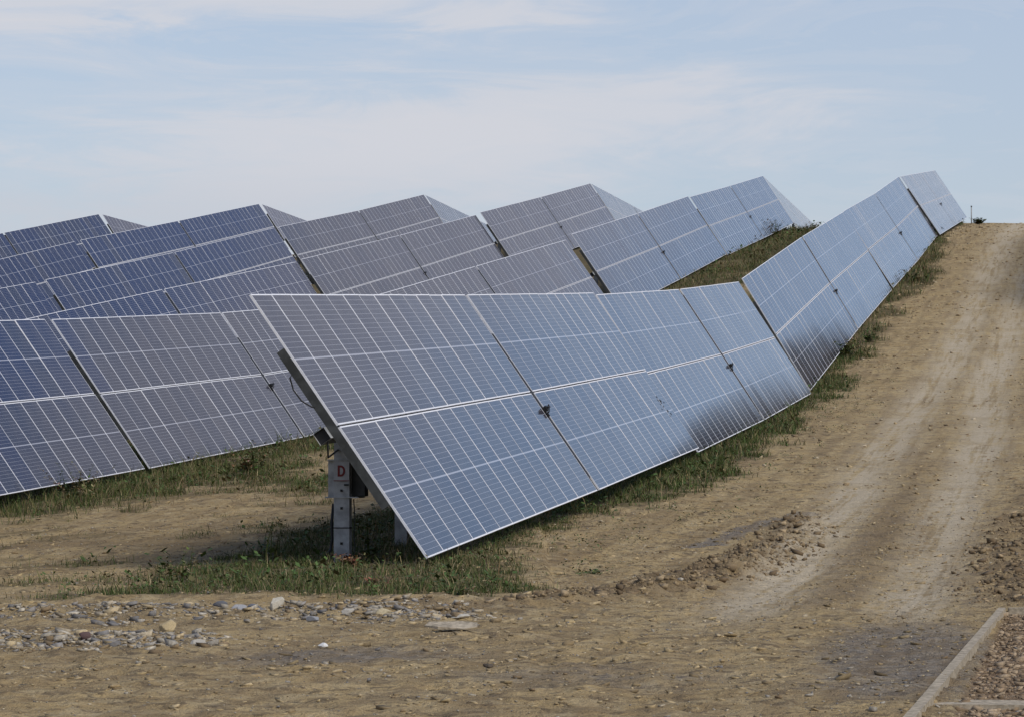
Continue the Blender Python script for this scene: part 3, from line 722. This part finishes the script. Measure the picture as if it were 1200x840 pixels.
# broad-leaved ground weeds and dry stalks in the verges
def leaflets(name,x,y,r,cols,k=7):
    n=len(x); x=np.repeat(x,k)+rng.normal(0,1,n*k)*np.repeat(r,k)*.5; y=np.repeat(y,k)+rng.normal(0,1,n*k)*np.repeat(r,k)*.5
    z=ground(x,y)+rng.uniform(0,1,n*k)*np.repeat(r,k)*1.1; a=rng.uniform(0,6.28,n*k); l=np.repeat(r,k)*rng.uniform(.25,.5,n*k)
    dx_=np.cos(a)*l; dy_=np.sin(a)*l; up=rng.uniform(-.1,.9,n*k)*l; sx=-np.sin(a)*l*.33; sy=np.cos(a)*l*.33; sz=rng.uniform(-.2,.2,n*k)*l
    P=np.stack([np.stack([x,y,z],1),np.stack([x+dx_*.5+sx,y+dy_*.5+sy,z+up*.5+sz],1),np.stack([x+dx_,y+dy_,z+up],1),np.stack([x+dx_*.5-sx,y+dy_*.5-sy,z+up*.5-sz],1)],1).reshape(-1,3)
    Fc=(np.array([(0,1,2,3)])[None]+np.arange(n*k)[:,None,None]*4).reshape(-1,4)
    c=np.repeat(np.concatenate([np.repeat(cols,k,0),np.ones((n*k,1))],1),4,0)
    return kind(mesh_obj(name,P,Fc,M_leaf,attrs=dict(tint=c)),'stuff')
xs=[region(5000,36,62,-16,-5),region(9000,58,130,-12,-3),region(9000,62,100,-34,-14),region(9000,128,262,-26,-5)]
x=np.concatenate([a[0] for a in xs]); y=np.concatenate([a[1] for a in xs])
r=np.exp(rng.normal(math.log(.10),.4,len(x))).clip(.04,.3)*(.7+y/160)
cc=pal(len(x),[(.055,.095,.02),(.075,.12,.03),(.04,.065,.015),(.12,.105,.04)],.2)
leaflets('ground_weeds',x,y,r,cc)
xs=[region(5000,38,62,-16,-5),region(5000,58,130,-12,-3),region(7000,62,100,-34,-14),region(8000,128,262,-26,-5)]
x=np.concatenate([a[0] for a in xs]); y=np.concatenate([a[1] for a in xs]); k_=rng.uniform(0,1,len(x))<.22; x,y=x[k_],y[k_]
blades('dry_stalks',x,y,rng.uniform(.10,.30,len(x))*(.7+y/140),.006+y*.0001,pal(len(x),[(.38,.31,.17),(.30,.22,.11),(.22,.13,.06)],.2),.5)
u_=rng.uniform(40,125,9000); v_=rng.uniform(-10,-5.2,9000); x,y=uv2(u_,v_)
k_=(rng.uniform(0,1,9000)<.9*sm(fbm(x,y,1.8,4,401,.6),.5,.66)*np.clip(1-(v_+9.4)/3.4,0,1))&(masks(x,y)[0]<.6)
leaflets('ground_weeds',x[k_],y[k_],rng.uniform(.04,.13,k_.sum()),pal(int(k_.sum()),[(.06,.095,.025),(.08,.11,.035),(.14,.11,.05)],.2),6)
# sparse seedlings on the bare lane
x,y=region(26000,42,75,-20,-11)
h=np.exp(rng.normal(math.log(.08),.4,len(x))).clip(.03,.25)
blades('grass',x,y,h,.010+0*h,gcols(x,y,.2))

def weed(name,x,y,hh,sp,nst,label,cat,green=.8,leaf=.05,group=None,cols=None,flop=0.):
    V=[];Fc=[];T_=[]; z0=gz(x,y)-.02
    for s in range(nst):
        a=random.uniform(0,6.28); r=random.uniform(0,sp*.35); bx,by=math.cos(a)*r,math.sin(a)*r
        ln=hh*random.uniform(.55,1); a2=random.uniform(0,6.28); l2=random.uniform(.1,.6)*sp
        col=random.choice(GREEN if random.random()<green else STRAW) if cols is None else random.choice(cols)
        pts=[Vector((bx+math.cos(a2)*l2*t*t,by+math.sin(a2)*l2*t*t,ln*t*(1-flop*t))) for t in(0,.25,.5,.75,1.)]
        wv=Vector((math.sin(a2),-math.cos(a2),0))*.006*(1+hh)
        k_=len(V)
        for i,p in enumerate(pts):
            f=1-i/5; V+=[p-wv*f,p+wv*f]; T_+=[(*col,1)]*2
        for i in range(4): Fc+=[(k_+2*i,k_+2*i+1,k_+2*i+3),(k_+2*i,k_+2*i+3,k_+2*i+2)]
        for q in range(int(9+hh*10)):
            t=random.uniform(.15,1); i=min(3,int(t*4)); p=pts[i].lerp(pts[i+1],t*4-i)
            a3=random.uniform(0,6.28); L_=leaf*random.uniform(.6,1.5)*(1.3-t*.6)
            d_=Vector((math.cos(a3),math.sin(a3),random.uniform(-.2,.7))); s2=Vector((-math.sin(a3),math.cos(a3),random.uniform(-.4,.4)))*L_*.28
            k_=len(V); V+=[p,p+d_*L_*.5+s2,p+d_*L_,p+d_*L_*.5-s2]; c2=tuple(c_*random.uniform(.75,1.3) for c_ in col); T_+=[(*c2,1)]*4
            Fc+=[(k_,k_+1,k_+2),(k_,k_+2,k_+3)]
    o=mesh_obj(name,np.array([tuple(v_) for v_ in V]),np.array(Fc),M_leaf,attrs=dict(tint=np.array(T_)))
    o.location=(x,y,z0); return tag(o,label,cat,group)
BR=[(.14,.06,.035),(.20,.07,.04),(.10,.05,.03),(.22,.13,.06)]
G2='weed clumps along the trackers'
weed('weed',14.55,140.2,1.1,.9,16,'weed clump climbing over the lower edge of the third front row tracker','weed',.9,.11,G2)
weed('weed',13.0,126.,.8,1.6,22,'low green weeds below the third front tracker, beside the road','weed',.9,.14,G2)
weed('weed',14.9,133.,.6,1.4,18,'bright green bushy weed beside the road at the dip of the front row','weed',1.,.11,G2)
weed('weed',21.3,168.,.9,1.6,18,'tall weeds beside the road, uppermost clump along the front row','weed',.8,.13,G2)
weed('weed',18.9,240.,1.5,.6,10,'dark weed standing in front of the pale blue second row tracker','weed',.9,.15,G2)
weed('weed',19.8,242.,1.6,1.6,16,'thin twiggy weed on the grassy crest, right of the dark one','weed',.4,.16,G2)
weed('weed',22.4,252.,.7,2.2,16,'tufted weeds on the skyline where the second row drops away','weed',.5,.13,G2)
weed('weed',23.8,252.,.7,1.6,14,'pale green weed tuft on the skyline left of the front row','weed',.5,.13,G2)
weed('weed',-3.52,47.2,.75,.5,14,'tall thin weed on the bare lane left of the marked post','weed',.95,.06,G2)
weed('weed',-2.12,47.4,.85,.35,12,'leafy weed climbing the right side of the marked post','weed',.95,.07,G2)
weed('weed',-4.55,43.5,.5,.7,16,'short straw topped weed at the left end of the front grass','weed',.7,.06,G2)
weed('weed',-1.75,40.6,.20,.5,16,'brown dry weed heap at the foot of the marked post','weed',.1,.06,G2,cols=BR,flop=.3)
weed('weed',-2.30,45.6,.30,.6,20,'reddish dry leaves piled against the base of the marked post','weed',.1,.07,G2,cols=BR,flop=.3)
weed('weed',-.62,38.3,.16,.45,14,'small weed on the edge of the dirt lip below the nearest tracker','weed',.8,.05,G2)
weed('weed',1.05,44.6,.13,.9,12,'low weed patch on bare dirt right of the nearest tracker corner','weed',.9,.06,G2)
weed('weed',-9.9,72.5,.9,1.2,22,'tall straw stems under the navy tracker at the far left','weed',.35,.08,G2)
weed('weed',-6.6,79.5,.9,1.2,24,'brownish tall weeds under the second row behind the lane','weed',.5,.1,G2)
weed('shrub',36.2,247.,.55,1.3,26,'small low shrub on the skyline beside the thin pole','shrub',.8,.2)
# thin pole on the crest
tz=gz(35.8,248.)
po=bpy.data.objects.new('pole',None); C.objects.link(po); po.location=(35.8,248.,tz); tag(po,'thin grey pole standing on the skyline right of the topmost tracker','pole')
tube_mesh('shaft',[Vector((0,0,-.3)),Vector((0,0,1.35))],.045,M_galv,po,8)
tube_mesh('cap',[Vector((0,0,1.35)),Vector((0,0,1.42))],.065,M_gdark,po,8)
